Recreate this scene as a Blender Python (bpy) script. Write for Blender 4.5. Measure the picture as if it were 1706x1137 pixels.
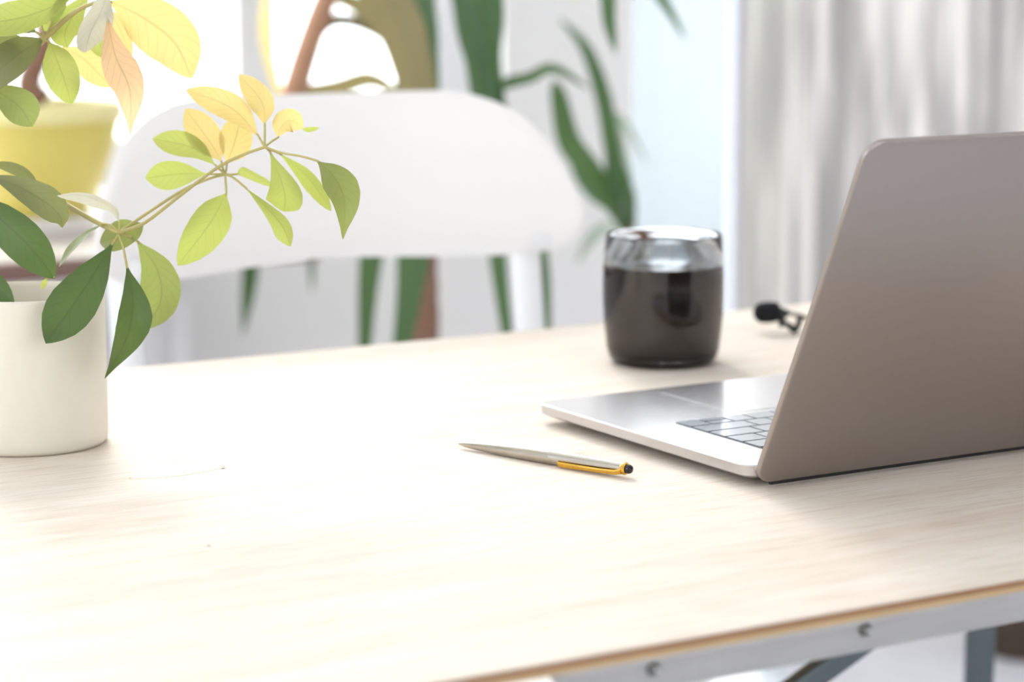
import bpy, bmesh, math, random
from mathutils import Vector, Matrix
from math import sin, cos, pi, radians
random.seed(7)
S = bpy.context.scene
for o in list(bpy.data.objects): bpy.data.objects.remove(o)
COL = S.collection

# ------------------------------------------------------------------ camera
T = 0.74                                   # table top height
FPX, PITCH, YAW, CAMH = 1706 * 85 / 36, radians(9.3), radians(31), T + 0.294
cd = bpy.data.cameras.new('camera'); cam = bpy.data.objects.new('camera', cd); COL.objects.link(cam)
cd.lens, cd.sensor_width, cd.clip_start = 85, 36, 0.05
cam.location = (0, 0, CAMH); cam.rotation_euler = (pi / 2 - PITCH, 0, -YAW)
cd.dof.use_dof = True; cd.dof.focus_distance = 1.35; cd.dof.aperture_fstop = 5.6
S.camera = cam

# ------------------------------------------------------------------ world, sun, exposure
SKY = 4.2
w = bpy.data.worlds.new('sky'); S.world = w; w.use_nodes = True
bg = w.node_tree.nodes['Background']; bg.inputs[0].default_value = (0.95, 0.975, 1.0, 1); bg.inputs[1].default_value = SKY
sd = bpy.data.lights.new('sun', 'SUN'); sun = bpy.data.objects.new('sun', sd); COL.objects.link(sun)
sd.energy = 2.7; sd.angle = radians(20); sd.color = (1.0, 0.94, 0.88)
sun.rotation_euler = Vector((-0.34, -0.94, -0.70)).to_track_quat('-Z', 'Y').to_euler()
vs = S.view_settings; vs.view_transform = 'Standard'; vs.look = 'None'; vs.gamma = 1; vs.use_curve_mapping = False
vs.exposure = 0.36

# room extents
X0, X1, Y0, Y1, HC, WT = -1.3, 3.3, -1.7, 2.95, 2.8, 0.22
WIN = (-0.5, 1.76, 0.72, 2.55)             # back window  x0 x1 z0 z1
DOOR = (1.975, 3.15, 0.03, 2.55)           # balcony door x0 x1 z0 z1
FRW = (0.2, 1.7, 1.0, 2.2)                # unseen window behind the camera, added for front fill
LFW = (0.0, 1.4, 0.9, 2.2)                # unseen window added to the left wall for fill: y0 y1 z0 z1
def portal(loc, rot, sx, sy):
    l = bpy.data.lights.new('window_portal', 'AREA'); l.shape = 'RECTANGLE'; l.size, l.size_y = sx, sy
    l.cycles.is_portal = True
    o = bpy.data.objects.new('window_portal', l); COL.objects.link(o); o.location = loc; o.rotation_euler = rot
portal(((WIN[0] + WIN[1]) / 2, Y1 + WT, (WIN[2] + WIN[3]) / 2), (-pi / 2, 0, 0), WIN[1] - WIN[0], WIN[3] - WIN[2])
portal(((DOOR[0] + DOOR[1]) / 2, Y1 + WT, (DOOR[2] + DOOR[3]) / 2), (-pi / 2, 0, 0), DOOR[1] - DOOR[0], DOOR[3] - DOOR[2])
portal(((FRW[0] + FRW[1]) / 2, Y0 - WT, (FRW[2] + FRW[3]) / 2), (pi / 2, 0, 0), FRW[1] - FRW[0], FRW[3] - FRW[2])
portal((X0 - WT, (LFW[0] + LFW[1]) / 2, (LFW[2] + LFW[3]) / 2), (0, -pi / 2, 0), LFW[3] - LFW[2], LFW[1] - LFW[0])

# ------------------------------------------------------------------ helpers
FW = Vector((sin(YAW) * cos(PITCH), cos(YAW) * cos(PITCH), -sin(PITCH)))
RT = Vector((cos(YAW), -sin(YAW), 0)); UP = RT.cross(FW)
CAM = Vector((0, 0, CAMH))
def at(px, py, D): return CAM + (FW + RT * (px - 853) / FPX - UP * (py - 568.5) / FPX) * D
def onz(px, py, z=T):
    r = at(px, py, 1) - CAM; return CAM + r * ((z - CAMH) / r.z)
def ony(px, py, y):
    r = at(px, py, 1) - CAM; return CAM + r * (y / r.y)

def nodes(name):
    m = bpy.data.materials.new(name); m.use_nodes = True
    nt = m.node_tree; return m, nt, nt.nodes['Principled BSDF'], nt.nodes['Material Output']
def N(nt, t, **k):
    n = nt.nodes.new(t)
    for a, v in k.items(): setattr(n, a, v)
    return n
def c4(c): return (c[0], c[1], c[2], 1)
def plain(name, col, rough=0.5, metal=0.0, var=0.06, scale=30, bump=0.0, stretch=(1, 1, 1), spec=0.5, coat=0.0):
    """principled with a little procedural mottling in colour and relief"""
    m, nt, b, out = nodes(name)
    tc = N(nt, 'ShaderNodeTexCoord'); mp = N(nt, 'ShaderNodeMapping'); mp.inputs['Scale'].default_value = stretch
    nz = N(nt, 'ShaderNodeTexNoise'); nz.inputs['Scale'].default_value = scale; nz.inputs['Detail'].default_value = 4
    nt.links.new(tc.outputs['Object'], mp.inputs[0]); nt.links.new(mp.outputs[0], nz.inputs[0])
    mx = N(nt, 'ShaderNodeMix', data_type='RGBA')
    mx.inputs[6].default_value = c4([x * (1 - var) for x in col]); mx.inputs[7].default_value = c4([min(1, x * (1 + var)) for x in col])
    nt.links.new(nz.outputs[0], mx.inputs[0]); nt.links.new(mx.outputs[2], b.inputs['Base Color'])
    b.inputs['Roughness'].default_value = rough; b.inputs['Metallic'].default_value = metal
    b.inputs['Specular IOR Level'].default_value = spec; b.inputs['Coat Weight'].default_value = coat
    if bump:
        bp = N(nt, 'ShaderNodeBump'); bp.inputs['Strength'].default_value = bump; bp.inputs['Distance'].default_value = 0.001
        nt.links.new(nz.outputs[0], bp.inputs['Height']); nt.links.new(bp.outputs[0], b.inputs['Normal'])
    return m

def leaf_mat(name, col, vein, trans, tw=0.5, rough=0.42):
    m, nt, b, out = nodes(name)
    uv = N(nt, 'ShaderNodeUVMap'); uv.uv_map = 'UVMap'
    sp = N(nt, 'ShaderNodeSeparateXYZ'); nt.links.new(uv.outputs[0], sp.inputs[0])
    def M(op, a, c=None):
        n = N(nt, 'ShaderNodeMath', operation=op)
        for i, v in enumerate((a, c)):
            if v is None: continue
            if isinstance(v, (int, float)): n.inputs[i].default_value = v
            else: nt.links.new(v, n.inputs[i])
        return n.outputs[0]
    ax = M('ABSOLUTE', sp.outputs[0])                               # 0 at the midrib, 1 at the margin
    ph = M('SUBTRACT', M('MULTIPLY', sp.outputs[1], 9.0), M('MULTIPLY', ax, 2.0))
    side = M('GREATER_THAN', M('SINE', M('MULTIPLY', ph, 6.283)), 0.93)
    mid = M('LESS_THAN', ax, 0.045)
    v = M('MAXIMUM', M('MULTIPLY', side, 0.45), mid)
    nz = N(nt, 'ShaderNodeTexNoise'); nz.inputs['Scale'].default_value = 60; nz.inputs['Detail'].default_value = 5
    tc = N(nt, 'ShaderNodeTexCoord'); nt.links.new(tc.outputs['Object'], nz.inputs[0])
    oi = N(nt, 'ShaderNodeObjectInfo')
    hs = N(nt, 'ShaderNodeHueSaturation'); hs.inputs['Color'].default_value = c4(col)
    nt.links.new(M('ADD', M('MULTIPLY', nz.outputs[0], 0.35), M('ADD', M('MULTIPLY', oi.outputs['Random'], 0.3), 0.65)), hs.inputs['Value'])
    mx = N(nt, 'ShaderNodeMix', data_type='RGBA'); nt.links.new(v, mx.inputs[0]); nt.links.new(hs.outputs[0], mx.inputs[6]); mx.inputs[7].default_value = c4(vein)
    nt.links.new(mx.outputs[2], b.inputs['Base Color']); b.inputs['Roughness'].default_value = rough
    tr = N(nt, 'ShaderNodeBsdfTranslucent')
    mt = N(nt, 'ShaderNodeMix', data_type='RGBA'); nt.links.new(M('MULTIPLY', v, 0.5), mt.inputs[0]); mt.inputs[6].default_value = c4(trans); mt.inputs[7].default_value = c4([x * .5 for x in trans])
    nt.links.new(mt.outputs[2], tr.inputs[0])
    sh = N(nt, 'ShaderNodeMixShader'); sh.inputs[0].default_value = tw
    nt.links.new(b.outputs[0], sh.inputs[1]); nt.links.new(tr.outputs[0], sh.inputs[2]); nt.links.new(sh.outputs[0], out.inputs[0])
    return m

def sheer_mat(name, col, trans, tw, open_=0.0, scale=2.0):
    m, nt, b, out = nodes(name)
    tc = N(nt, 'ShaderNodeTexCoord'); mp = N(nt, 'ShaderNodeMapping'); mp.inputs['Scale'].default_value = (14 * scale, 3 * scale, 1.0 * scale); mp.inputs['Rotation'].default_value = (0, 0.10, 0)
    nz = N(nt, 'ShaderNodeTexNoise'); nz.inputs['Scale'].default_value = 1; nz.inputs['Detail'].default_value = 3
    nt.links.new(tc.outputs['Object'], mp.inputs[0]); nt.links.new(mp.outputs[0], nz.inputs[0])
    rp = N(nt, 'ShaderNodeValToRGB'); rp.color_ramp.elements[0].position = 0.42; rp.color_ramp.elements[1].position = 0.60
    rp.color_ramp.elements[0].color = c4([x * .30 for x in trans]); rp.color_ramp.elements[1].color = c4(trans)
    nt.links.new(nz.outputs[0], rp.inputs[0])
    b.inputs['Base Color'].default_value = c4(col); b.inputs['Roughness'].default_value = 0.9; b.inputs['Specular IOR Level'].default_value = 0.1
    tr = N(nt, 'ShaderNodeBsdfTranslucent'); nt.links.new(rp.outputs[0], tr.inputs[0])
    sh = N(nt, 'ShaderNodeMixShader'); sh.inputs[0].default_value = tw
    nt.links.new(b.outputs[0], sh.inputs[1]); nt.links.new(tr.outputs[0], sh.inputs[2])
    tp = N(nt, 'ShaderNodeBsdfTransparent'); s2 = N(nt, 'ShaderNodeMixShader'); s2.inputs[0].default_value = open_
    nt.links.new(sh.outputs[0], s2.inputs[1]); nt.links.new(tp.outputs[0], s2.inputs[2]); nt.links.new(s2.outputs[0], out.inputs[0])
    return m

def pane_mat(name):
    m, nt, b, out = nodes(name); nt.nodes.remove(b)
    tp = N(nt, 'ShaderNodeBsdfTransparent'); tp.inputs[0].default_value = (0.97, 0.985, 0.985, 1)
    gl = N(nt, 'ShaderNodeBsdfGlossy'); gl.inputs['Roughness'].default_value = 0.02
    sh = N(nt, 'ShaderNodeMixShader'); sh.inputs[0].default_value = 0.06
    nt.links.new(tp.outputs[0], sh.inputs[1]); nt.links.new(gl.outputs[0], sh.inputs[2]); nt.links.new(sh.outputs[0], out.inputs[0])
    return m

def wood_mat():
    m, nt, b, out = nodes('birch_plywood')
    tc = N(nt, 'ShaderNodeTexCoord')
    mp = N(nt, 'ShaderNodeMapping'); mp.inputs['Scale'].default_value = (2.2, 30, 30); nt.links.new(tc.outputs['Object'], mp.inputs[0])
    n1 = N(nt, 'ShaderNodeTexNoise'); n1.inputs['Scale'].default_value = 1.6; n1.inputs['Detail'].default_value = 7; n1.inputs['Distortion'].default_value = 0.6; nt.links.new(mp.outputs[0], n1.inputs[0])
    m2 = N(nt, 'ShaderNodeMapping'); m2.inputs['Scale'].default_value = (25, 420, 420); nt.links.new(tc.outputs['Object'], m2.inputs[0])
    n2 = N(nt, 'ShaderNodeTexNoise'); n2.inputs['Scale'].default_value = 1.0; n2.inputs['Detail'].default_value = 3; nt.links.new(m2.outputs[0], n2.inputs[0])
    r1 = N(nt, 'ShaderNodeValToRGB'); e = r1.color_ramp.elements
    e[0].position = 0.3; e[0].color = (0.73, 0.625, 0.53, 1); e[1].position = 0.7; e[1].color = (0.80, 0.725, 0.65, 1)
    nt.links.new(n1.outputs[0], r1.inputs[0])
    r2 = N(nt, 'ShaderNodeValToRGB'); e = r2.color_ramp.elements
    e[0].position = 0.28; e[0].color = (0.86, 0.81, 0.76, 1); e[1].position = 0.5; e[1].color = (1, 1, 1, 1)
    nt.links.new(n2.outputs[0], r2.inputs[0])
    mx = N(nt, 'ShaderNodeMix', data_type='RGBA', blend_type='MULTIPLY'); mx.inputs[0].default_value = 1
    nt.links.new(r1.outputs[0], mx.inputs[6]); nt.links.new(r2.outputs[0], mx.inputs[7])
    nt.links.new(mx.outputs[2], b.inputs['Base Color']); b.inputs['Roughness'].default_value = 0.62; b.inputs['Specular IOR Level'].default_value = 0.12
    bp = N(nt, 'ShaderNodeBump'); bp.inputs['Strength'].default_value = 0.08; bp.inputs['Distance'].default_value = 0.0005
    nt.links.new(n2.outputs[0], bp.inputs['Height']); nt.links.new(bp.outputs[0], b.inputs['Normal'])
    return m

def glass_mat(name, col, rough=0.0):
    m, nt, b, out = nodes(name)
    b.inputs['Base Color'].default_value = c4(col); b.inputs['Transmission Weight'].default_value = 1; b.inputs['Roughness'].default_value = rough; b.inputs['IOR'].default_value = 1.47
    return m

MT = dict(
    wall=plain('white_wall_paint', (0.91, 0.89, 0.885), 0.8, var=0.02, scale=6, bump=0.05),
    ceil=plain('ceiling_paint', (0.91, 0.91, 0.90), 0.9, var=0.02, scale=6),
    floor=plain('white_floor_paint', (0.80, 0.80, 0.85), 0.4, var=0.05, scale=5, stretch=(1, 8, 1)),
    frame=plain('white_window_paint', (0.80, 0.80, 0.82), 0.4, var=0.02, scale=10),
    doorpaint=plain('door_frame_paint', (0.50, 0.50, 0.56), 0.4, var=0.02, scale=10),
    pane=pane_mat('window_glass'),
    sill=plain('sill_board', (0.80, 0.74, 0.68), 0.5, var=0.05, scale=8), sillshade=plain('sill_shadow_brown', (0.22, 0.13, 0.10), 0.5),
    radiator=plain('radiator_enamel', (0.91, 0.90, 0.905), 0.4, var=0.02),
    cream=sheer_mat('cream_curtain_cloth', (0.84, 0.82, 0.78), (0.55, 0.53, 0.50), 0.45),
    sheer=sheer_mat('grey_sheer_curtain_cloth', (0.56, 0.52, 0.51), (0.40, 0.37, 0.36), 0.55, 0.06, 2.2),
    wood=wood_mat(), plug=plain('birch_patch', (0.84, 0.77, 0.70), 0.6, var=0.02, stretch=(1, 20, 1)), knot=plain('knot_brown', (0.10, 0.05, 0.025), 0.8, spec=0.1),
    ply_dark=plain('ply_layer_brown', (0.36, 0.19, 0.09), 0.6, var=0.2, scale=40, stretch=(1, 1, 8)), ply_light=plain('ply_layer_tan', (0.60, 0.42, 0.24), 0.7, var=0.15, scale=40, spec=0.15),
    steel=plain('galvanised_steel', (0.50, 0.49, 0.48), 0.40, 0.6, var=0.12, scale=25, stretch=(1, 6, 6)), leg=plain('grey_leg_steel', (0.13, 0.16, 0.17), 0.4, 0.7, var=0.1),
    bolt=plain('dark_bolt_steel', (0.16, 0.16, 0.15), 0.3, 0.9),
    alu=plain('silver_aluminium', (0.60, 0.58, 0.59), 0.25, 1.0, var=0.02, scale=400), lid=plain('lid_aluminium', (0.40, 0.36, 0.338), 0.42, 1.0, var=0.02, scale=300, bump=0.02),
    key=plain('key_sheen_plastic', (0.28, 0.31, 0.34), 0.24, 0, var=0.03, spec=0.9, coat=0.6), keyside=plain('key_well', (0.012, 0.03, 0.04), 0.6), rubber=plain('black_rubber', (0.015, 0.015, 0.016), 0.6),  # black keys lightened: the window reflection is put into their colour
    screen=plain('dark_screen', (0.01, 0.01, 0.012), 0.08),
    pot=plain('white_ceramic', (0.78, 0.73, 0.63), 0.45, var=0.03, scale=60, bump=0.03), soil=plain('potting_soil', (0.06, 0.04, 0.025), 0.9, var=0.5, scale=120, bump=1),
    stem=plain('green_stem', (0.46, 0.40, 0.15), 0.5, var=0.2, scale=60), bark=plain('brown_bark', (0.26, 0.14, 0.09), 0.8, var=0.35, scale=40, bump=0.6, stretch=(1, 1, 6)), cane=plain('glare_tinted_bark', (0.50, 0.27, 0.17), 0.8, var=0.2, scale=20, stretch=(1, 1, 4)),  # cane bark has the sun glare tint in its colour
    leaf_dark=leaf_mat('mature_leaf', (0.065, 0.115, 0.04), (0.08, 0.12, 0.045), (0.11, 0.17, 0.03), 0.40),
    leaf_mid=leaf_mat('green_leaf', (0.20, 0.25, 0.09), (0.20, 0.24, 0.09), (0.32, 0.37, 0.09), 0.50),
    leaf_new=leaf_mat('young_leaf', (0.37, 0.41, 0.12), (0.33, 0.37, 0.11), (0.47, 0.53, 0.12), 0.55),
    leaf_olive=leaf_mat('olive_leaf', (0.17, 0.185, 0.085), (0.17, 0.18, 0.085), (0.24, 0.26, 0.08), 0.45),
    leaf_sheen=leaf_mat('painted_sheen_leaf', (0.62, 0.60, 0.52), (0.55, 0.52, 0.42), (0.60, 0.58, 0.46), 0.45, 0.2),  # whitish sheen put into the leaf colour
    leaf_orange=leaf_mat('orange_leaf', (0.70, 0.50, 0.30), (0.62, 0.43, 0.25), (0.90, 0.62, 0.36), 0.5),  # pale orange blade with orange translucency
    leaf_glare=leaf_mat('glare_tinted_leaf', (0.70, 0.56, 0.24), (0.64, 0.50, 0.22), (0.80, 0.64, 0.24), 0.55),  # yellow glare of the sun flare put into the leaf colour
    strap=leaf_mat('strap_leaf', (0.045, 0.11, 0.045), (0.045, 0.11, 0.045), (0.14, 0.24, 0.06), 0.25), strap_olive=leaf_mat('olive_strap_leaf', (0.24, 0.20, 0.10), (0.22, 0.19, 0.09), (0.26, 0.21, 0.08), 0.35),
    strap_pale=leaf_mat('pale_strap_leaf', (0.34, 0.40, 0.34), (0.34, 0.4, 0.34), (0.4, 0.5, 0.35), 0.4, 0.25),
    yellow=plain('yellow_pot_glaze', (0.68, 0.58, 0.14), 0.35, var=0.03, scale=12), yrim=plain('pale_yellow_rim', (0.84, 0.76, 0.36), 0.4),
    chair=plain('white_chair_plastic', (0.93, 0.91, 0.905), 0.35, var=0.01), tube=plain('white_powder_coat', (0.90, 0.90, 0.91), 0.35, var=0.02),
    glass=glass_mat('smoky_mug_glass', (0.78, 0.80, 0.82)), coffee=plain('black_coffee', (0.030, 0.018, 0.013), 0.08, var=0.1), foam=plain('mic_foam', (0.006, 0.007, 0.009), 0.95, var=0.5, scale=900, bump=1), plastic=plain('black_plastic', (0.012, 0.012, 0.013), 0.35), chrome=plain('chrome', (0.8, 0.8, 0.8), 0.12, 1.0),
    pen=plain('brushed_pen_steel', (0.52, 0.48, 0.42), 0.24, 1.0, var=0.06, scale=200, stretch=(1, 1, 0.1)), gold=plain('gold_plate', (0.86, 0.52, 0.10), 0.18, 1.0, var=0.03), jewel=plain('black_pen_cap', (0.015, 0.012, 0.012), 0.12),
    deck=plain('balcony_deck', (0.42, 0.42, 0.43), 0.7), balpost=plain('balustrade_post', (0.24, 0.28, 0.33), 0.5), balc=plain('balustrade_panel', (0.25, 0.275, 0.29), 0.5, var=0.05, scale=3),
    basket=plain('dark_wicker', (0.07, 0.045, 0.03), 0.7, var=0.4, scale=60, bump=0.6), cable=plain('pale_cable', (0.55, 0.68, 0.72), 0.4), terracotta=plain('white_planter', (0.8, 0.78, 0.76), 0.5),
)

class MB:
    """collects geometry for one mesh object"""
    def __init__(s): s.v = []; s.f = []; s.mi = []; s.uv = None
    def add(s, vs, fs, mi=0):
        k = len(s.v); s.v += [tuple(x) for x in vs]; s.f += [tuple(i + k for i in f) for f in fs]; s.mi += [mi] * len(fs); return s
    def box(s, a, b, mi=0, bev=0.0, M=None):
        bm = bmesh.new(); bmesh.ops.create_cube(bm, size=1)
        a, b = Vector(a), Vector(b)
        for q in bm.verts: q.co = Vector([(a[i] + b[i]) / 2 + q.co[i] * (b[i] - a[i]) for i in range(3)])
        if bev: bmesh.ops.bevel(bm, geom=bm.edges[:], offset=bev, segments=2, profile=0.5, affect='EDGES')
        s.bm(bm, mi, M); return s
    def bm(s, bm, mi=0, M=None):
        bm.verts.index_update()
        s.add([(M @ q.co if M else q.co) for q in bm.verts], [[q.index for q in f.verts] for f in bm.faces], mi); bm.free()
    def tube(s, pts, r, n=10, mi=0, cap=True, flat=1.0):
        pts = [Vector(p) for p in pts]; rs = r if isinstance(r, (list, tuple)) else [r] * len(pts)
        k = len(s.v); nrm = None
        for i, p in enumerate(pts):
            t = (pts[min(i + 1, len(pts) - 1)] - pts[max(i - 1, 0)]).normalized()
            if nrm is None: nrm = t.orthogonal().normalized()
            nrm = (nrm - t * nrm.dot(t)).normalized(); bi = t.cross(nrm)
            for j in range(n):
                a = 2 * pi * j / n; s.v.append(tuple(p + (nrm * cos(a) + bi * sin(a) * flat) * rs[i]))
        for i in range(len(pts) - 1):
            for j in range(n):
                s.f.append((k + i * n + j, k + i * n + (j + 1) % n, k + (i + 1) * n + (j + 1) % n, k + (i + 1) * n + j)); s.mi.append(mi)
        if cap:
            s.f.append(tuple(k + j for j in reversed(range(n)))); s.mi.append(mi)
            e = k + (len(pts) - 1) * n; s.f.append(tuple(e + j for j in range(n))); s.mi.append(mi)
        return s
    def lathe(s, prof, n=48, mi=0, M=None, closed=False):
        k = len(s.v); M = M or Matrix()
        for r, z in prof:
            for j in range(n):
                a = 2 * pi * j / n; s.v.append(tuple(M @ Vector((r * cos(a), r * sin(a), z))))
        m = len(prof)
        for i in range(m if closed else m - 1):
            i2 = (i + 1) % m
            for j in range(n):
                s.f.append((k + i * n + j, k + i * n + (j + 1) % n, k + i2 * n + (j + 1) % n, k + i2 * n + j)); s.mi.append(mi)
        return s
    def prism(s, poly, z0, z1, mi=0, M=None):
        n = len(poly); M = M or Matrix()
        vs = [M @ Vector((x, y, z0)) for x, y in poly] + [M @ Vector((x, y, z1)) for x, y in poly]
        s.add(vs, [tuple(reversed(range(n))), tuple(range(n, 2 * n))] + [(i, (i + 1) % n, (i + 1) % n + n, i + n) for i in range(n)], mi); return s
    def build(s, name, mats, parent=None, smooth=True, angle=40, loc=None):
        me = bpy.data.meshes.new(name); me.from_pydata(s.v, [], s.f)
        for m in (mats if isinstance(mats, (list, tuple)) else [mats]): me.materials.append(MT[m])
        me.polygons.foreach_set('material_index', s.mi)
        if s.uv:
            ul = me.uv_layers.new(name='UVMap')
            for l in me.loops: ul.data[l.index].uv = s.uv[l.vertex_index]
        bm = bmesh.new(); bm.from_mesh(me)
        if not s.uv: bmesh.ops.recalc_face_normals(bm, faces=bm.faces[:])
        bm.to_mesh(me); bm.free()
        if smooth:
            me.polygons.foreach_set('use_smooth', [True] * len(me.polygons)); me.set_sharp_from_angle(angle=radians(angle))
        o = bpy.data.objects.new(name, me); COL.objects.link(o)
        if loc is not None: o.location = loc
        if parent is not None: o.parent = parent
        return o
def tag(o, label, cat, group=None):
    o['label'] = label; o['category'] = cat
    if group: o['group'] = group
    return o
def empty(name, loc, label, cat, rz=0, group=None):
    o = bpy.data.objects.new(name, None); COL.objects.link(o); o.location = loc; o.rotation_euler = (0, 0, rz); o.empty_display_size = 0.05
    return tag(o, label, cat, group)
def keep(o, parent):
    """parent a mesh that was built in world space"""
    o.parent = parent; pm = Matrix.LocRotScale(parent.location, parent.rotation_euler, None); o.matrix_parent_inverse = pm.inverted(); return o
def struct(o): o['kind'] = 'structure'; return o
def spline(pts, n):
    """Catmull-Rom through the points"""
    P = [Vector(p) for p in pts]; P = [P[0] * 2 - P[1]] + P + [P[-1] * 2 - P[-2]]; out = []
    seg = len(P) - 3
    for i in range(n + 1):
        t = i / n * seg; k = min(int(t), seg - 1); u = t - k; a, b, c, d = P[k:k + 4]
        out.append(0.5 * ((2 * b) + (c - a) * u + (2 * a - 5 * b + 4 * c - d) * u * u + (3 * b - a - 3 * c + d) * u ** 3))
    return out
def rrect(x0, y0, x1, y1, r, n=6):
    p = []
    for cx, cy, a0 in ((x1 - r, y1 - r, 0), (x0 + r, y1 - r, 90), (x0 + r, y0 + r, 180), (x1 - r, y0 + r, 270)):
        for i in range(n + 1):
            a = radians(a0 + 90 * i / n); p.append((cx + r * cos(a), cy + r * sin(a)))
    return p

# ------------------------------------------------------------------ room shell
def wall_with_hole(name, axis, lo, hi, pos, holes):
    """wall slab along axis 'x' or 'y', thickness from pos[0] to pos[1], rectangular holes (a0,a1,z0,z1) in order"""
    mb = MB()
    def bx(a0, a1, z0, z1):
        if a1 - a0 < 1e-4 or z1 - z0 < 1e-4: return
        if axis == 'x': mb.box((a0, pos[0], z0), (a1, pos[1], z1))
        else: mb.box((pos[0], a0, z0), (pos[1], a1, z1))
    c = lo
    for a0, a1, z0, z1 in holes:
        bx(c, a0, 0, HC); bx(a0, a1, 0, z0); bx(a0, a1, z1, HC); c = a1
    bx(c, hi, 0, HC)
    return struct(mb.build(name, 'wall', smooth=False))
struct(MB().box((X0 - WT, Y0 - WT, -0.1), (X1 + WT, Y1 + WT, 0)).build('floor', 'floor', smooth=False))
struct(MB().box((X0 - WT, Y0 - WT, HC), (X1 + WT, Y1 + WT, HC + 0.1)).build('ceiling', 'ceil', smooth=False))
wall_with_hole('wall_back', 'x', X0 - WT, X1 + WT, (Y1, Y1 + WT), [WIN, DOOR])
wall_with_hole('wall_front', 'x', X0 - WT, X1 + WT, (Y0 - WT, Y0), [FRW])
wall_with_hole('wall_left', 'y', Y0, Y1, (X0 - WT, X0), [LFW])
wall_with_hole('wall_right', 'y', Y0, Y1, (X1, X1 + WT), [])

def window(name, a0, a1, z0, z1, pos, axis, bars, fw=0.06, hb=0.03, dep=0.028, paint='frame'):
    root = bpy.data.objects.new(name, None); COL.objects.link(root); root['kind'] = 'structure'
    def bx(mb, p0, p1, q0, q1, d):
        if axis == 'x': mb.box((p0, pos - d, q0), (p1, pos + d, q1), bev=0.004)
        else: mb.box((pos - d, p0, q0), (pos + d, p1, q1), bev=0.004)
    for p0, p1, q0, q1 in ((a0, a0 + fw, z0, z1), (a1 - fw, a1, z0, z1), (a0 + fw, a1 - fw, z0, z0 + fw), (a0 + fw, a1 - fw, z1 - fw, z1)):
        m = MB(); bx(m, p0, p1, q0, q1, dep + .002); keep(m.build('window_frame', paint), root)
    ed = [a0 + fw] + sum([[b - hb, b + hb] for b in bars], []) + [a1 - fw]
    for b in bars:
        m = MB(); bx(m, b - hb, b + hb, z0 + fw, z1 - fw, dep); keep(m.build('mullion', paint), root)
    for i in range(0, len(ed), 2):
        m = MB()
        if axis == 'x': m.box((ed[i], pos - 0.003, z0 + fw), (ed[i + 1], pos + 0.003, z1 - fw))
        else: m.box((pos - 0.003, ed[i], z0 + fw), (pos + 0.003, ed[i + 1], z1 - fw))
        keep(m.build('pane', 'pane', smooth=False), root)
    return root
window('window_1', *WIN, Y1 + 0.12, 'x', [0.55, 1.42])
window('door_1', *DOOR, Y1 + 0.10, 'x', [2.244], 0.055, 0.014, 0.010, 'doorpaint')
window('fill_window_front', *FRW, Y0 - 0.12, 'x', [0.7])
window('fill_window_left', *LFW, X0 - 0.12, 'y', [0.6])
# window sill: pale board, its underside shadow put into a brown front strip
SZ = 0.695
sl = struct(MB().box((X0, 2.515, SZ - 0.02), (1.24, Y1 + 0.06, SZ), bev=0.003).build('trim_1', 'sill'))
keep(MB().box((X0, 2.50, SZ - 0.022), (1.243, 2.5145, SZ - 0.001), bev=0.002).build('sill_shadow_edge', 'sillshade'), sl)

# ------------------------------------------------------------------ curtains at the balcony door
def curtain(name, x0, x1, y, z0, z1, pitch, amp, mat, label, lean=0.0, seed=1):
    rnd = random.Random(seed); root = empty(name, ((x0 + x1) / 2, y, z0), label, 'curtain')
    n = int((x1 - x0) / pitch * 10); m = 14; mb = MB(); ph = [rnd.uniform(-.6, .6) for _ in range(40)]
    am = [rnd.uniform(.6, 1.3) for _ in range(40)]
    for j in range(m + 1):
        z = z0 + (z1 - z0) * j / m
        for i in range(n + 1):
            x = x0 + (x1 - x0) * i / n; q = (x - x0) / pitch; k = int(q) % 40
            a = amp * (am[k] * (1 - q % 1) + am[(k + 1) % 40] * (q % 1)) * (1.15 - 0.35 * j / m)
            mb.v.append((x + lean * (z - z0) * (0.3 + 0.7 * (x - x0) / (x1 - x0)) + 0.004 * sin(q * 5 + j), y + a * sin(2 * pi * q + ph[k] * sin(j * .5)), z))
    for j in range(m):
        for i in range(n): mb.f.append((j * (n + 1) + i, j * (n + 1) + i + 1, (j + 1) * (n + 1) + i + 1, (j + 1) * (n + 1) + i)); mb.mi.append(0)
    keep(mb.build('cloth', mat), root)
    for i in range(0, n + 1, 10):
        x = x0 + (x1 - x0) * i / n + lean * (z1 - z0) * (0.3 + 0.7 * i / n); h = MB().lathe([(0.016, -0.004), (0.020, 0), (0.016, 0.004)], 14, M=Matrix.Translation((x, 2.83, z1 + 0.026)) @ Matrix.Rotation(pi / 2, 4, 'Y'), closed=True)
        keep(h.build('curtain_ring', 'chrome'), root)
    return root
curtain('sheer_curtain', 2.086, 2.170, 2.82, 0.02, 2.30, 0.042, 0.012, 'cream', 'narrow cream curtain gathered at the edge of the glass balcony door', seed=3)
curtain('sheer_curtain', 2.165, 3.10, 2.84, 0.02, 2.30, 0.062, 0.016, 'sheer', 'wide grey sheer curtain hanging in pleats behind the laptop', 0.02, seed=5)
rod = empty('curtain_rod', (2.6, 2.83, 2.331), 'white curtain rod above the balcony door', 'curtain rod')
keep(MB().tube([(1.95, 2.83, 2.331), (3.25, 2.83, 2.331)], 0.009, 14).build('rod', 'tube'), rod)
for x in (1.99, 3.22): keep(MB().box((x - .008, 2.841, 2.32), (x + .008, Y1, 2.342), bev=0.002).build('bracket', 'tube'), rod)

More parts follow.
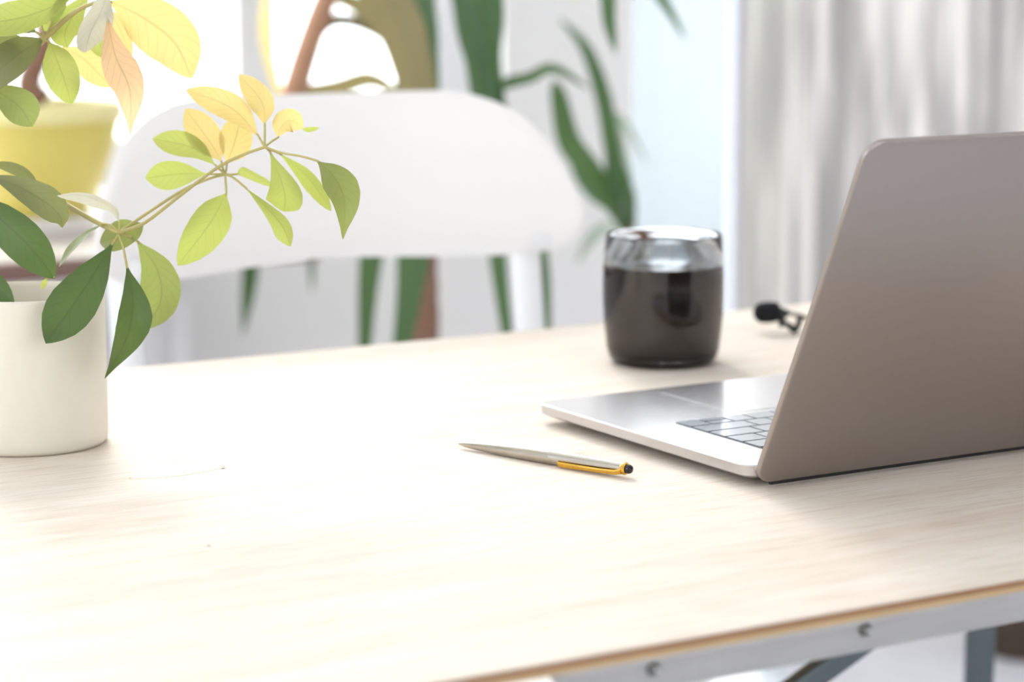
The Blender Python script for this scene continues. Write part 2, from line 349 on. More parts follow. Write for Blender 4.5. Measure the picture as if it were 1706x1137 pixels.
# ------------------------------------------------------------------ balcony beyond the glass door
struct(MB().box((2.60, Y1 + WT, -0.10), (5.2, 4.55, -0.02)).build('trim_2', 'deck', smooth=False))
bl = empty('balcony_balustrade', (3.8, 4.45, -0.02), 'pale blue-white balcony balustrade outside the glass door', 'balustrade')
PXS = [2.74 + .565 * i for i in range(5)]
for i in range(4):
    keep(MB().box((PXS[i] + .025, 4.44, 0.04), (PXS[i + 1] - .025, 4.452, 0.95), bev=.002).build('panel', 'balc'), bl)
for x in PXS: keep(MB().box((x - .018, 4.43, -.02), (x + .018, 4.466, 0.97), bev=.003).build('post', 'balpost'), bl)
keep(MB().box((2.70, 4.42, 0.97), (5.05, 4.476, 1.00), bev=.005).build('handrail', 'frame'), bl)

# ------------------------------------------------------------------ table
t = empty('folding_table', (0.9, 1.2, 0), 'folding work table with a birch plywood top and grey steel rail', 'table')
TX0, TX1, TY0, TY1 = -0.05, 1.62, 0.823, 1.577
PT = 0.0063
top = MB().prism(rrect(TX0, TY0, TX1, TY1, 0.004), T - PT * .14, T - 0.0004).prism(rrect(TX0 + .0004, TY0 + .0004, TX1 - .0004, TY1 - .0004, 0.004), T - 0.0004, T)
tt = keep(top.build('tabletop', ['wood'], smooth=False), t)
keep(MB().prism(rrect(TX0 + .0003, TY0 + .0003, TX1 - .0003, TY1 - .0003, 0.004), T - PT * .60, T - PT * .141).build('ply_layer', 'ply_dark', smooth=False), tt)
keep(MB().prism(rrect(TX0, TY0, TX1, TY1, 0.004), T - PT, T - PT * .601).build('ply_layer', 'ply_light', smooth=False), tt)
# the oval veneer patch and two small knots
def oval(cx, cy, a, b, z0, z1, rot=0, pointed=0.0, n=36):
    out = []
    for i in range(n):
        q = 2 * pi * i / n; x, y = a * cos(q), b * sin(q) * (1 - pointed * abs(cos(q)) ** 3)
        out.append((cx + x * cos(rot) - y * sin(rot), cy + x * sin(rot) + y * cos(rot)))
    return MB().prism(out, z0, z1)
c = (onz(222, 795) + onz(368, 780)) / 2
keep(oval(c.x, c.y, 0.0298, 0.0096, T - 0.0003, T + 0.00006, radians(2), 0.5).build('patch_joint', 'ply_light', smooth=False), tt)
o = keep(oval(c.x, c.y, 0.0285, 0.0085, T - 0.0003, T + 0.00012, radians(2), 0.5).build('veneer_patch', 'plug', smooth=False), tt); o['label'] = 'pale oval veneer patch'
for px, py, a in ((372, 781, .0016), (348, 910, .0013)):
    c = onz(px, py); o = keep(oval(c.x, c.y, a, a * .55, T - 0.0003, T + 0.00006, 0.5).build('knot', 'knot', smooth=False), tt)
RZ1, RZ0 = T - PT - 0.0002, T - PT - 0.0145
RX0 = 0.515
# near rail with a rounded end, and its twin under the far edge
def rail(ya, yb, face):
    mb = MB(); prof = []
    n = 14
    for i in range(n + 1):
        q = i / n * pi / 2; prof.append((RX0 + 0.045 * (1 - cos(q)) * 1.0, RZ1 - (RZ1 - RZ0) * sin(q)))
    poly = [(TX1 - .02, RZ1)] + [(RX0, RZ1)] + prof[1:] + [(TX1 - .02, RZ0)]
    M = Matrix(((1, 0, 0, 0), (0, 0, 1, 0), (0, 1, 0, 0), (0, 0, 0, 1)))
    mb.prism(poly, ya, yb, M=M)
    return mb
r1 = keep(rail(TY0 + .0022, TY0 + .0038, 1).build('rail', 'steel', smooth=False), t)
keep(MB().box((RX0 + .045, TY0 + .0016, RZ0 - .0008), (TX1 - .02, TY0 + .0200, RZ0 + .0003), bev=.0002).build('rail_lip', 'steel'), r1)
keep(MB().box((RX0 + .004, TY0 + .0012, RZ1 - .0028), (TX1 - .02, TY0 + .0022, RZ1), bev=.0003).build('rail_lip', 'steel'), r1)
keep(rail(TY1 - .0038, TY1 - .0022, -1).build('rail', 'steel', smooth=False), t)
for x in (0.566, 0.682, 1.05, 1.35):
    M = Matrix.Translation((x, TY0 + .0022, (RZ0 + RZ1) / 2 + .002)) @ Matrix.Rotation(pi / 2, 4, 'X')
    b = keep(MB().lathe([(0, .0034), (.0012, .0033), (.0024, .0026), (.0031, .0012), (.0033, 0), (.0033, -.001), (0, -.001)], 20, M=M).build('bolt', 'bolt'), t)
    keep(MB().lathe([(0, .0041), (.0011, .0041), (.0013, .003), (0, .0028)], 6, M=M).build('bolt_socket', 'chrome', smooth=False), b)
for x, y in ((0.562, TY0 + .030), (1.366, TY0 + .030), (0.562, 1.50), (1.366, 1.50)):
    keep(MB().box((x - .0095, y - .0095, 0.008), (x + .0095, y + .0095, RZ1 - .0004), bev=.002).box((x - .013, y - .013, 0), (x + .013, y + .013, .012), bev=.003).build('leg', 'leg'), t)
a, b = Vector((0.716, TY0 + .022, T - .016)), Vector((0.56, TY0 + .022, T - .085))
d = (b - a).normalized(); M = Matrix.Translation((a + b) / 2) @ d.to_track_quat('X', 'Z').to_matrix().to_4x4()
L = (b - a).length / 2
for yy in (0, ):
    keep(MB().box((-L, -.004, -.0055), (L, .004, .0055), bev=.001, M=M).build('brace', 'leg'), t)
for x in (0.562, 1.366):
    keep(MB().box((x - .007, TY0 + .035, .22), (x + .007, 1.495, .234), bev=.002).build('stretcher', 'leg'), t)

# ------------------------------------------------------------------ laptop
LX0, LX1, LYH, LYF = 0.777, 1.081, 1.0420, 1.2640
lp = empty('laptop', ((LX0 + LX1) / 2, (LYH + LYF) / 2, T), 'open silver laptop seen from behind its grey lid', 'laptop')
ZT = T + 0.0125
def slab(rings):
    """stack of (poly, z) rings closed top and bottom"""
    mb = MB(); n = len(rings[0][0])
    for poly, z in rings: mb.v += [(x, y, z) for x, y in poly]
    for k in range(len(rings) - 1):
        for i in range(n): mb.f.append((k * n + i, k * n + (i + 1) % n, (k + 1) * n + (i + 1) % n, (k + 1) * n + i)); mb.mi.append(0)
    mb.f.append(tuple(reversed(range(n)))); mb.mi.append(0); e = (len(rings) - 1) * n; mb.f.append(tuple(e + i for i in range(n))); mb.mi.append(0)
    return mb
def inset(e): return rrect(LX0 + e, LYH + e, LX1 - e, LYF - e, 0.009 - min(e, .006), 8)
base = keep(slab([(inset(.030), T + .0016), (inset(.010), T + .0030), (inset(.002), T + .0052), (inset(.0), T + .0066), (inset(.0), ZT - .0005), (inset(.0005), ZT)]).build('base', 'alu', angle=25), lp)
for x in (LX0 + .045, LX1 - .045):
    for y in (LYH + .045, LYF - .045):
        keep(MB().lathe([(0, 0), (.006, 0), (.007, .001), (.007, .0022), (0, .0022)], 20, M=Matrix.Translation((x, y, T))).build('rubber_foot', 'rubber'), base)
# keyboard well and keys: five rows, the end with the arrow keys beside the visible side of the base
KX0, KX1, KY0, PIT = 0.8125, 1.0455, 1.1640, 0.0170
kb = keep(MB().prism(rrect(KX0, KY0 - 6 * PIT + .006, KX1, KY0, .002), ZT - .002, ZT + .00012).build('keyboard', 'keyside', smooth=False), lp)
U = (KX1 - KX0) / 14.5
rows = [[1, ('h', 1), 1, 1.25, 1, 4.75, 1.25, 1, 1, 1.25], [2.35, 1, 1, 1, 1, 1, 1, 1, 1, 1, 1, 2.15], [1.85, 1, 1, 1, 1, 1, 1, 1, 1, 1, 1, 1, 1.65], [1.25, 1, 1, 1, 1, 1, 1, 1, 1, 1, 1, 1, 1, 1.25], [1.5, 1, 1, 1, 1, 1, 1, 1, 1, 1, 1, 1, 1, 1]]
meshes = {}
def keycap(x0, x1, y0, y1):
    k = (round(x1 - x0, 5), round(y1 - y0, 5)); g = 0.0007
    if k in meshes:
        o = bpy.data.objects.new('key', meshes[k]); COL.objects.link(o)
    else:
        hx, hy = k[0] / 2 - g, k[1] / 2 - g; mb = MB()
        mb.prism(rrect(-hx, -hy, hx, hy, .0009, 3), 0, .0004).prism(rrect(-hx + .0002, -hy + .0002, hx - .0002, hy - .0002, .0009, 3), .0004, .0006)
        o = mb.build('key', 'key', smooth=False); meshes[k] = o.data
    o.location = ((x0 + x1) / 2, (y0 + y1) / 2, ZT + .00013); keep(o, lp)
for r, row in enumerate(rows):
    x = KX0; y1 = KY0 - r * PIT; y0 = y1 - PIT
    for q in row:
        if isinstance(q, tuple):
            keycap(x, x + U, (y0 + y1) / 2, y1); keycap(x, x + U, y0, (y0 + y1) / 2); x += U
        else: keycap(x, x + q * U, y0, y1); x += q * U
keep(MB().prism(rrect(.862, 1.172, .996, 1.253, .004), ZT, ZT + .00015).build('trackpad', 'alu', smooth=False), lp)
keep(MB().tube([(LX0 + .02, LYH + .004, ZT - .003), (LX1 - .02, LYH + .004, ZT - .003)], .0042, 16).build('hinge', 'rubber'), lp)
# lid: leans back towards the camera
LA = math.atan2(0.0900, 0.1920); LL = 0.2135
ML = Matrix.Translation((LX0, LYH - .0055, T + .0034)) @ Matrix.Rotation(LA, 4, 'X')      # local x along the hinge, z up the lid, y through it
W_ = LX1 - LX0
def lidring(e, y): return [(p[0], y, p[1]) for p in rrect(e, e, W_ - e, LL - e, .0115 - min(e, .006), 8)]
mb = MB(); rings = [lidring(.0012, -.0001), lidring(.0004, .0003), lidring(0, .0010), lidring(0, .0028), lidring(.0006, .0033)]
n = len(rings[0])
for rg in rings: mb.v += [tuple(ML @ Vector(p)) for p in rg]
for k in range(len(rings) - 1):
    for i in range(n): mb.f.append((k * n + i, k * n + (i + 1) % n, (k + 1) * n + (i + 1) % n, (k + 1) * n + i)); mb.mi.append(0)
mb.f.append(tuple(reversed(range(n)))); mb.f.append(tuple((len(rings) - 1) * n + i for i in range(n))); mb.mi += [0, 0]
lid = keep(mb.build('lid', 'lid', angle=35), lp)
lid['label'] = 'grey brushed metal lid'
keep(MB().box((.004, .0034, .013), (W_ - .004, .0037, LL - .004), M=ML).build('bezel', 'rubber', smooth=False), lid)
keep(MB().box((.010, .0038, .028), (W_ - .010, .0040, LL - .010), M=ML).build('screen', 'screen', smooth=False), lid)
keep(MB().box((.012, .0008, -.0026), (W_ - .012, .0034, .0006), M=ML, bev=.0006).build('gasket', 'rubber'), lid)

# ------------------------------------------------------------------ coffee mug
mc = onz(1104, 603); mg = empty('coffee_mug', mc, 'smoky glass tumbler of black coffee beside the laptop', 'mug')
outer = [(.0, 0), (.030, 0), (.0355, .0012), (.0388, .0045), (.0405, .011), (.0422, .028), (.0432, .046), (.0432, .062), (.0426, .078), (.0416, .0900), (.0411, .0922)]
inner = [(.0403, .0924), (.0396, .0905), (.0403, .078), (.0409, .062), (.0409, .046), (.0399, .028), (.0382, .013), (.0350, .0085), (.028, .0075), (0, .0072)]
MM = Matrix.Translation(mc)
keep(MB().lathe(outer + inner, 64, M=MM).build('glass', 'glass', angle=60), mg)
cof = [(0, .0068), (.028, .0071), (.0352, .0081), (.0385, .0127), (.0402, .028), (.0412, .046), (.0412, .062), (.0410, .0705), (.0400, .0708), (.0, .0708)]
keep(MB().lathe(cof, 64, M=MM).build('coffee', 'coffee', angle=60), mg)

# ------------------------------------------------------------------ pen
pa, pb = onz(765, 739, T + .0030), onz(1053, 783, T + .0052)
pn = empty('ballpoint_pen', ((pa.x + pb.x) / 2, (pa.y + pb.y) / 2, T), 'brushed steel ballpoint pen with a gold clip lying on the table', 'pen')
d = (pb - pa); PL = d.length; d.normalize()
side = Vector((-d.y, d.x, 0)).normalized()
if side.dot(Vector((0, 0, 0)) - pa) < 0: side = -side
upv = side.cross(d); upv = -upv if upv.z < 0 else upv
MP = Matrix((( side.x, upv.x, d.x, pa.x), (side.y, upv.y, d.y, pa.y), (side.z, upv.z, d.z, pa.z), (0, 0, 0, 1)))
R = .0041
keep(MB().lathe([(0, .0), (.0009, .0001), (.0012, .0015), (.0018, .0045), (.0026, .015), (.0034, .032), (.0039, .048), (R, PL * .545), (R - .0002, PL * .5475), (0, PL * .5475)], 32, M=MP).build('barrel', 'pen', angle=30), pn)
keep(MB().lathe([(0, PL * .548), (R - .0003, PL * .548), (R + .0001, PL * .5495), (R + .0001, PL * .556), (R, PL * .56), (R, PL * .70), (.0037, PL * .85), (.0032, PL * .950), (0, PL * .950)], 32, M=MP).build('cap', 'pen', angle=30), pn)
gb = keep(MB().lathe([(0, PL * .9501), (.0033, PL * .9501), (.0036, PL * .957), (.0036, PL * .966), (.0030, PL * .973), (0, PL * .973)], 32, M=MP).build('cap_band', 'gold', angle=30), pn)
keep(MB().lathe([(0, PL * 1.0), (.0012, PL * .999), (.0021, PL * .995), (.0026, PL * .986), (.0026, PL * .9731), (0, PL * .9731)], 24, M=MP).build('button', 'jewel'), pn)
cp = MB(); rot = Matrix.Rotation(radians(-24), 4, 'Z')
pts = [(.0042, PL * .615, .0014), (.0056, PL * .618, .0017), (.0058, PL * .66, .0017), (.0057, PL * .74, .0015), (.0056, PL * .85, .0014), (.0052, PL * .93, .0016), (.0036, PL * .957, .0018)]
for i, (rx, z, hw) in enumerate(pts):
    for sx, sy in ((-.0006, -hw), (-.0006, hw), (.0005, hw * .7), (.0005, -hw * .7)): cp.v.append(tuple(MP @ rot @ Vector((rx + sx, sy, z))))
for i in range(len(pts) - 1):
    for j in range(4): cp.f.append((i * 4 + j, i * 4 + (j + 1) % 4, i * 4 + 4 + (j + 1) % 4, i * 4 + 4 + j)); cp.mi.append(0)
cp.f += [(3, 2, 1, 0), tuple(len(pts) * 4 - 4 + j for j in range(4))]; cp.mi += [0, 0]
keep(cp.build('clip', 'gold', angle=30), pn)

# ------------------------------------------------------------------ clip-on microphone
mp0 = onz(1300, 556); DM = (mp0 - CAM).dot(FW)
mi_ = empty('lavalier_microphone', mp0, 'small clip-on microphone with black foam windscreen behind the laptop', 'microphone')
def am(px, py, dd=0): return at(px, py, DM + dd) + Vector((0, 0, .0022))
ax = [am(1256, 527, 0), am(1300, 524, .004)]; dv = (ax[1] - ax[0]).normalized()
M = Matrix.Translation(ax[0]) @ dv.to_track_quat('Z', 'Y').to_matrix().to_4x4()
keep(MB().lathe([(0, 0), (.0030, .0003), (.0058, .0018), (.0076, .0045), (.0082, .0080), (.0082, .0125), (.0079, .0165), (.0070, .0195), (.0045, .0203), (0, .0203)], 32, M=M).build('foam_windscreen', 'foam'), mi_)
keep(MB().tube([am(1296, 525, .003), am(1312, 526, .005)], .0032, 16).build('capsule', 'plastic'), mi_)
ring_ = keep(MB().tube([am(1299, 518, .003), am(1303, 533, .004), am(1301, 549, 0)], [.0028, .0034, .0018], 12).build('clip_ring', 'plastic'), mi_)
keep(MB().tube(spline([am(1303, 540, .003), am(1314, 548, 0), am(1326, 556, 0)], 8), [.0016 + .0014 * i / 8 for i in range(9)], 10, flat=1.8).build('clip_jaw', 'plastic'), mi_)
keep(MB().tube(spline([am(1334, 530, .004), am(1331, 542, .002), am(1326, 556, 0)], 6), .0013, 10, flat=1.8).build('clip_lever', 'plastic'), mi_)
keep(MB().tube([am(1306, 522, .004), am(1334, 529, .004)], .0012, 10, flat=1.8).build('clip_jaw', 'chrome'), mi_)
cz = T + .0016
pts = [am(1312, 526, .005), am(1345, 535, .01)] + [Vector((x, y, cz)) for x, y in ((1.19, 1.42), (1.27, 1.44), (1.33, 1.50), (1.42, 1.47), (1.5, 1.40))]
keep(MB().tube(spline(pts, 40), .0014, 8).build('cable', 'rubber'), mi_)

# ------------------------------------------------------------------ folding chair behind the table
CX, CY, CR, CH = 0.89, 1.79, 0.45, 0.44
ch = empty('folding_chair', (CX, 1.65, 0), 'white folding chair with a curved plastic backrest behind the table', 'chair')
PHI = math.asin(CH / 2 / CR)
topz = [(0, .1735), (.5, .1735), (.6, .1705), (.7, .163), (.8, .150), (.88, .131), (.94, .110), (.98, .090), (1, .072)]
botz = [(0, .0385), (.3, .0355), (.55, .033), (.75, .034), (.88, .037), (.94, .042), (.98, .050), (1, .062)]
def interp(tb, x):
    for (a, p), (b, q) in zip(tb, tb[1:]):
        if x <= b: return p + (q - p) * (x - a) / (b - a)
    return tb[-1][1]
mb = MB(); NI, NJ = 64, 10; TH = .0045
for sgn in (0, 1):
    for i in range(NI + 1):
        tq = max(-1, min(1, math.sin((-1 + 2 * i / NI) * pi / 2)))
        a = tq * PHI
        for j in range(NJ + 1):
            f = j / NJ; z = T + interp(botz, abs(tq)) * (1 - f) + interp(topz, abs(tq)) * f
            edge = min(1, min(f, 1 - f) * 9, (1 - abs(tq)) * 9 + .1)
            rr = CR + (TH * (edge ** .5) if sgn else -TH * (edge ** .5)) + 0.012 * (z - T - .1) / .1 * 0
            mb.v.append((CX + rr * sin(a), CY - CR + rr * cos(a) + .10 * (z - T - .1), z))
K = (NI + 1) * (NJ + 1)
for i in range(NI):
    for j in range(NJ):
        q = (i * (NJ + 1) + j, (i + 1) * (NJ + 1) + j, (i + 1) * (NJ + 1) + j + 1, i * (NJ + 1) + j + 1)
        mb.f.append(q); mb.f.append(tuple(K + x for x in reversed(q))); mb.mi += [0, 0]
def strip(ids):
    for a, b in zip(ids, ids[1:]): mb.f.append((a, b, K + b, K + a)); mb.mi.append(0)
strip([i * (NJ + 1) for i in range(NI + 1)]); strip([i * (NJ + 1) + NJ for i in range(NI + 1)])
strip([j for j in range(NJ + 1)]); strip([NI * (NJ + 1) + j for j in range(NJ + 1)])
keep(mb.build('backrest', 'chair', angle=60), ch)
HW = .185
yb = CY - CR + CR * cos(math.asin(HW / CR)) + .022
for s in (-1, 1):
    x = CX + s * HW
    keep(MB().tube(spline([(x, yb + .004, T + .11), (x, yb - .006, T + .03), (x, yb - .03, T - .14), (x, yb - .075, T - .31), (x + s * .004, yb - .42, .012)], 24), .0125, 14).build('leg', 'tube'), ch)
    keep(MB().tube([(x - s * .028, 1.40, .445), (x - s * .028, 1.60, .40), (x - s * .028, yb + .06, .012)], .0115, 14).build('leg', 'tube'), ch)
    keep(MB().lathe([(0, 0), (.007, 0), (.007, .003), (.004, .004), (0, .004)], 18, M=Matrix.Translation((x, yb - .0315, T + .046)) @ Matrix.Rotation(pi / 2, 4, 'X')).build('screw_cap', 'tube'), ch)
    for yy, xx in ((yb - .42, x + s * .004), (yb + .06, x - s * .028)):
        keep(MB().lathe([(0, 0), (.016, 0), (.0165, .014), (.013, .028), (0, .028)], 18, M=Matrix.Translation((xx, yy, 0))).build('foot_cap', 'tube'), ch)
keep(MB().prism(rrect(CX - .185, 1.30, CX + .185, 1.66, .06, 8), .432, .446).build('seat', 'chair'), ch)
keep(MB().tube([(CX - HW, yb - .32, .18), (CX + HW, yb - .32, .18)], .009, 12).build('stretcher', 'tube'), ch)

# ------------------------------------------------------------------ leaves
PROF = {
    'oval': [(0, .03), (.06, .16), (.15, .42), (.3, .78), (.45, .97), (.58, 1.0), (.72, .90), (.84, .66), (.93, .36), (.98, .14), (1, .0)],
    'obov': [(0, .03), (.08, .12), (.2, .36), (.35, .66), (.5, .88), (.63, 1.0), (.74, .97), (.83, .82), (.91, .54), (.96, .28), (.985, .12), (1, .0)],
    'drip': [(0, .03), (.08, .15), (.2, .46), (.35, .82), (.48, 1.0), (.6, .95), (.72, .74), (.82, .46), (.9, .22), (.96, .10), (1, .0)],
    'strap': [(0, .55), (.15, .75), (.35, 1.0), (.6, .95), (.8, .68), (.92, .36), (1, .0)]}
def smoothprof(tb, x):
    for (a, p), (b, q) in zip(tb, tb[1:]):
        if x <= b + 1e-9:
            u = (x - a) / (b - a); return p + (q - p) * u
    return 0
def leaf(parent, pts, D, wpx, mat, tilt=0, fold=0.22, prof='obov', stalk=None, name='leaf', seg=18, sr=.0007, curl=0.0, wave=0.04, smat='stem'):
    """blade along a curve given as (px, py, extra depth); width wpx pixels at depth D; tilt turns the blade about its midrib"""
    P = spline([at(p[0], p[1], D + (p[2] if len(p) > 2 else 0)) for p in pts], seg)
    mb = MB(); uv = []; W = wpx / FPX * D / 2; rnd = random.Random(int(pts[0][0] * 7 + pts[-1][1])); ph = rnd.uniform(0, 6)
    cols = (-1, -.72, -.38, -.05, .05, .38, .72, 1)
    for i, p in enumerate(P):
        t_ = (P[min(i + 1, seg)] - P[max(i - 1, 0)]).normalized(); view = (CAM - p).normalized()
        nrm = (view - t_ * view.dot(t_)).normalized()
        nrm = Matrix.Rotation(radians(tilt), 3, t_) @ nrm; sd_ = t_.cross(nrm)
        s_ = i / seg; wd = W * smoothprof(PROF[prof], s_)
        for c_ in cols:
            off = fold * wd * (abs(c_) ** 1.3) - curl * wd * c_ * c_ + wave * wd * abs(c_) * sin(s_ * 11 + ph + (1.5 if c_ > 0 else 0))
            mb.v.append(tuple(p + sd_ * (c_ * wd) + nrm * off)); uv.append((c_, s_))
    m = len(cols)
    for i in range(seg):
        for j in range(m - 1): mb.f.append((i * m + j, i * m + j + 1, (i + 1) * m + j + 1, (i + 1) * m + j)); mb.mi.append(0)
    mats = [mat]
    if stalk:
        sp = [at(q[0], q[1], D + (q[2] if len(q) > 2 else 0)) for q in stalk] + [P[0], P[1]]
        k = len(mb.v); mb.tube(spline(sp, 10), [sr] * 9 + [sr * .8, sr * .5], 8, mi=1); uv += [(0.5, .5)] * (len(mb.v) - k); mats = [mat, smat]
    mb.uv = uv
    o = keep(mb.build(name, mats, angle=70), parent)
    return o

# ------------------------------------------------------------------ umbrella plant in the white pot
PC = onz(50, 737); PC.z = T; DP = (PC - CAM).dot(FW)
PR = 130 / FPX * DP
up_ = empty('potted_umbrella_plant', PC, 'leafy umbrella plant in a white cylindrical pot on the table', 'potted plant')
PH = 0.0915
MPt = Matrix.Translation(PC)
pot = keep(MB().lathe([(0, .0015), (PR - .006, .0015), (PR - .0045, 0), (PR - .002, .0006), (PR - .0003, .003), (PR, .008), (PR, PH - .002), (PR - .0006, PH - .0004), (PR - .0016, PH), (PR - .0028, PH - .0008), (PR - .0034, PH - .003), (PR - .0038, .02), (PR - .005, .008), (0, .007)], 80, M=MPt).build('pot', 'pot', angle=50), up_)
mb = MB(); rnd = random.Random(4)
rings = 9
for i in range(rings + 1):
    for j in range(40):
        a = 2 * pi * j / 40; r = (PR - .0037) * i / rings; mb.v.append((PC.x + r * cos(a), PC.y + r * sin(a), T + .056 + (rnd.uniform(-.003, .003) if i < rings else 0)))
for i in range(rings):
    for j in range(40): mb.f.append((i * 40 + j, i * 40 + (j + 1) % 40, (i + 1) * 40 + (j + 1) % 40, (i + 1) * 40 + j)); mb.mi.append(0)
keep(mb.build('soil', 'soil', angle=80), up_)
DL = DP - .045
def tw(pts, r0, r1, name='stem', mat='stem', D=DL, n=24, parent=up_):
    P = spline([at(p[0], p[1], D + (p[2] if len(p) > 2 else 0)) for p in pts], n)
    return keep(MB().tube(P, [r0 + (r1 - r0) * i / n for i in range(n + 1)], 10).build(name, mat, parent), parent)
tw([(-5, 600, .045), (-30, 430, .05), (-62, 280, .05), (-70, 190, .05), (-40, 165, .045), (0, 140, .03), (75, 64, .01), (128, 18, .0), (180, -4, -.005), (240, -40, 0)], .0040, .0007, 'trunk', n=48)
tw([(-62, 290, .05), (0, 296, .045), (60, 312, .03), (120, 347, .015), (168, 374, .003), (197, 388, 0)], .0020, .0013, 'branch')
tw([(197, 388, 0), (228, 367, .006), (300, 320, .015), (345, 299, .012), (375, 291, .008)], .0010, .0008, 'petiole')
tw([(197, 388, 0), (240, 372, .002), (300, 326, .005), (360, 281, .004), (405, 258, .002), (441, 245, 0)], .0011, .0009, 'petiole')
tw([(-62, 262, .05), (-45, 250, .03), (-20, 262, .01)], .0014, .001, 'petiole')
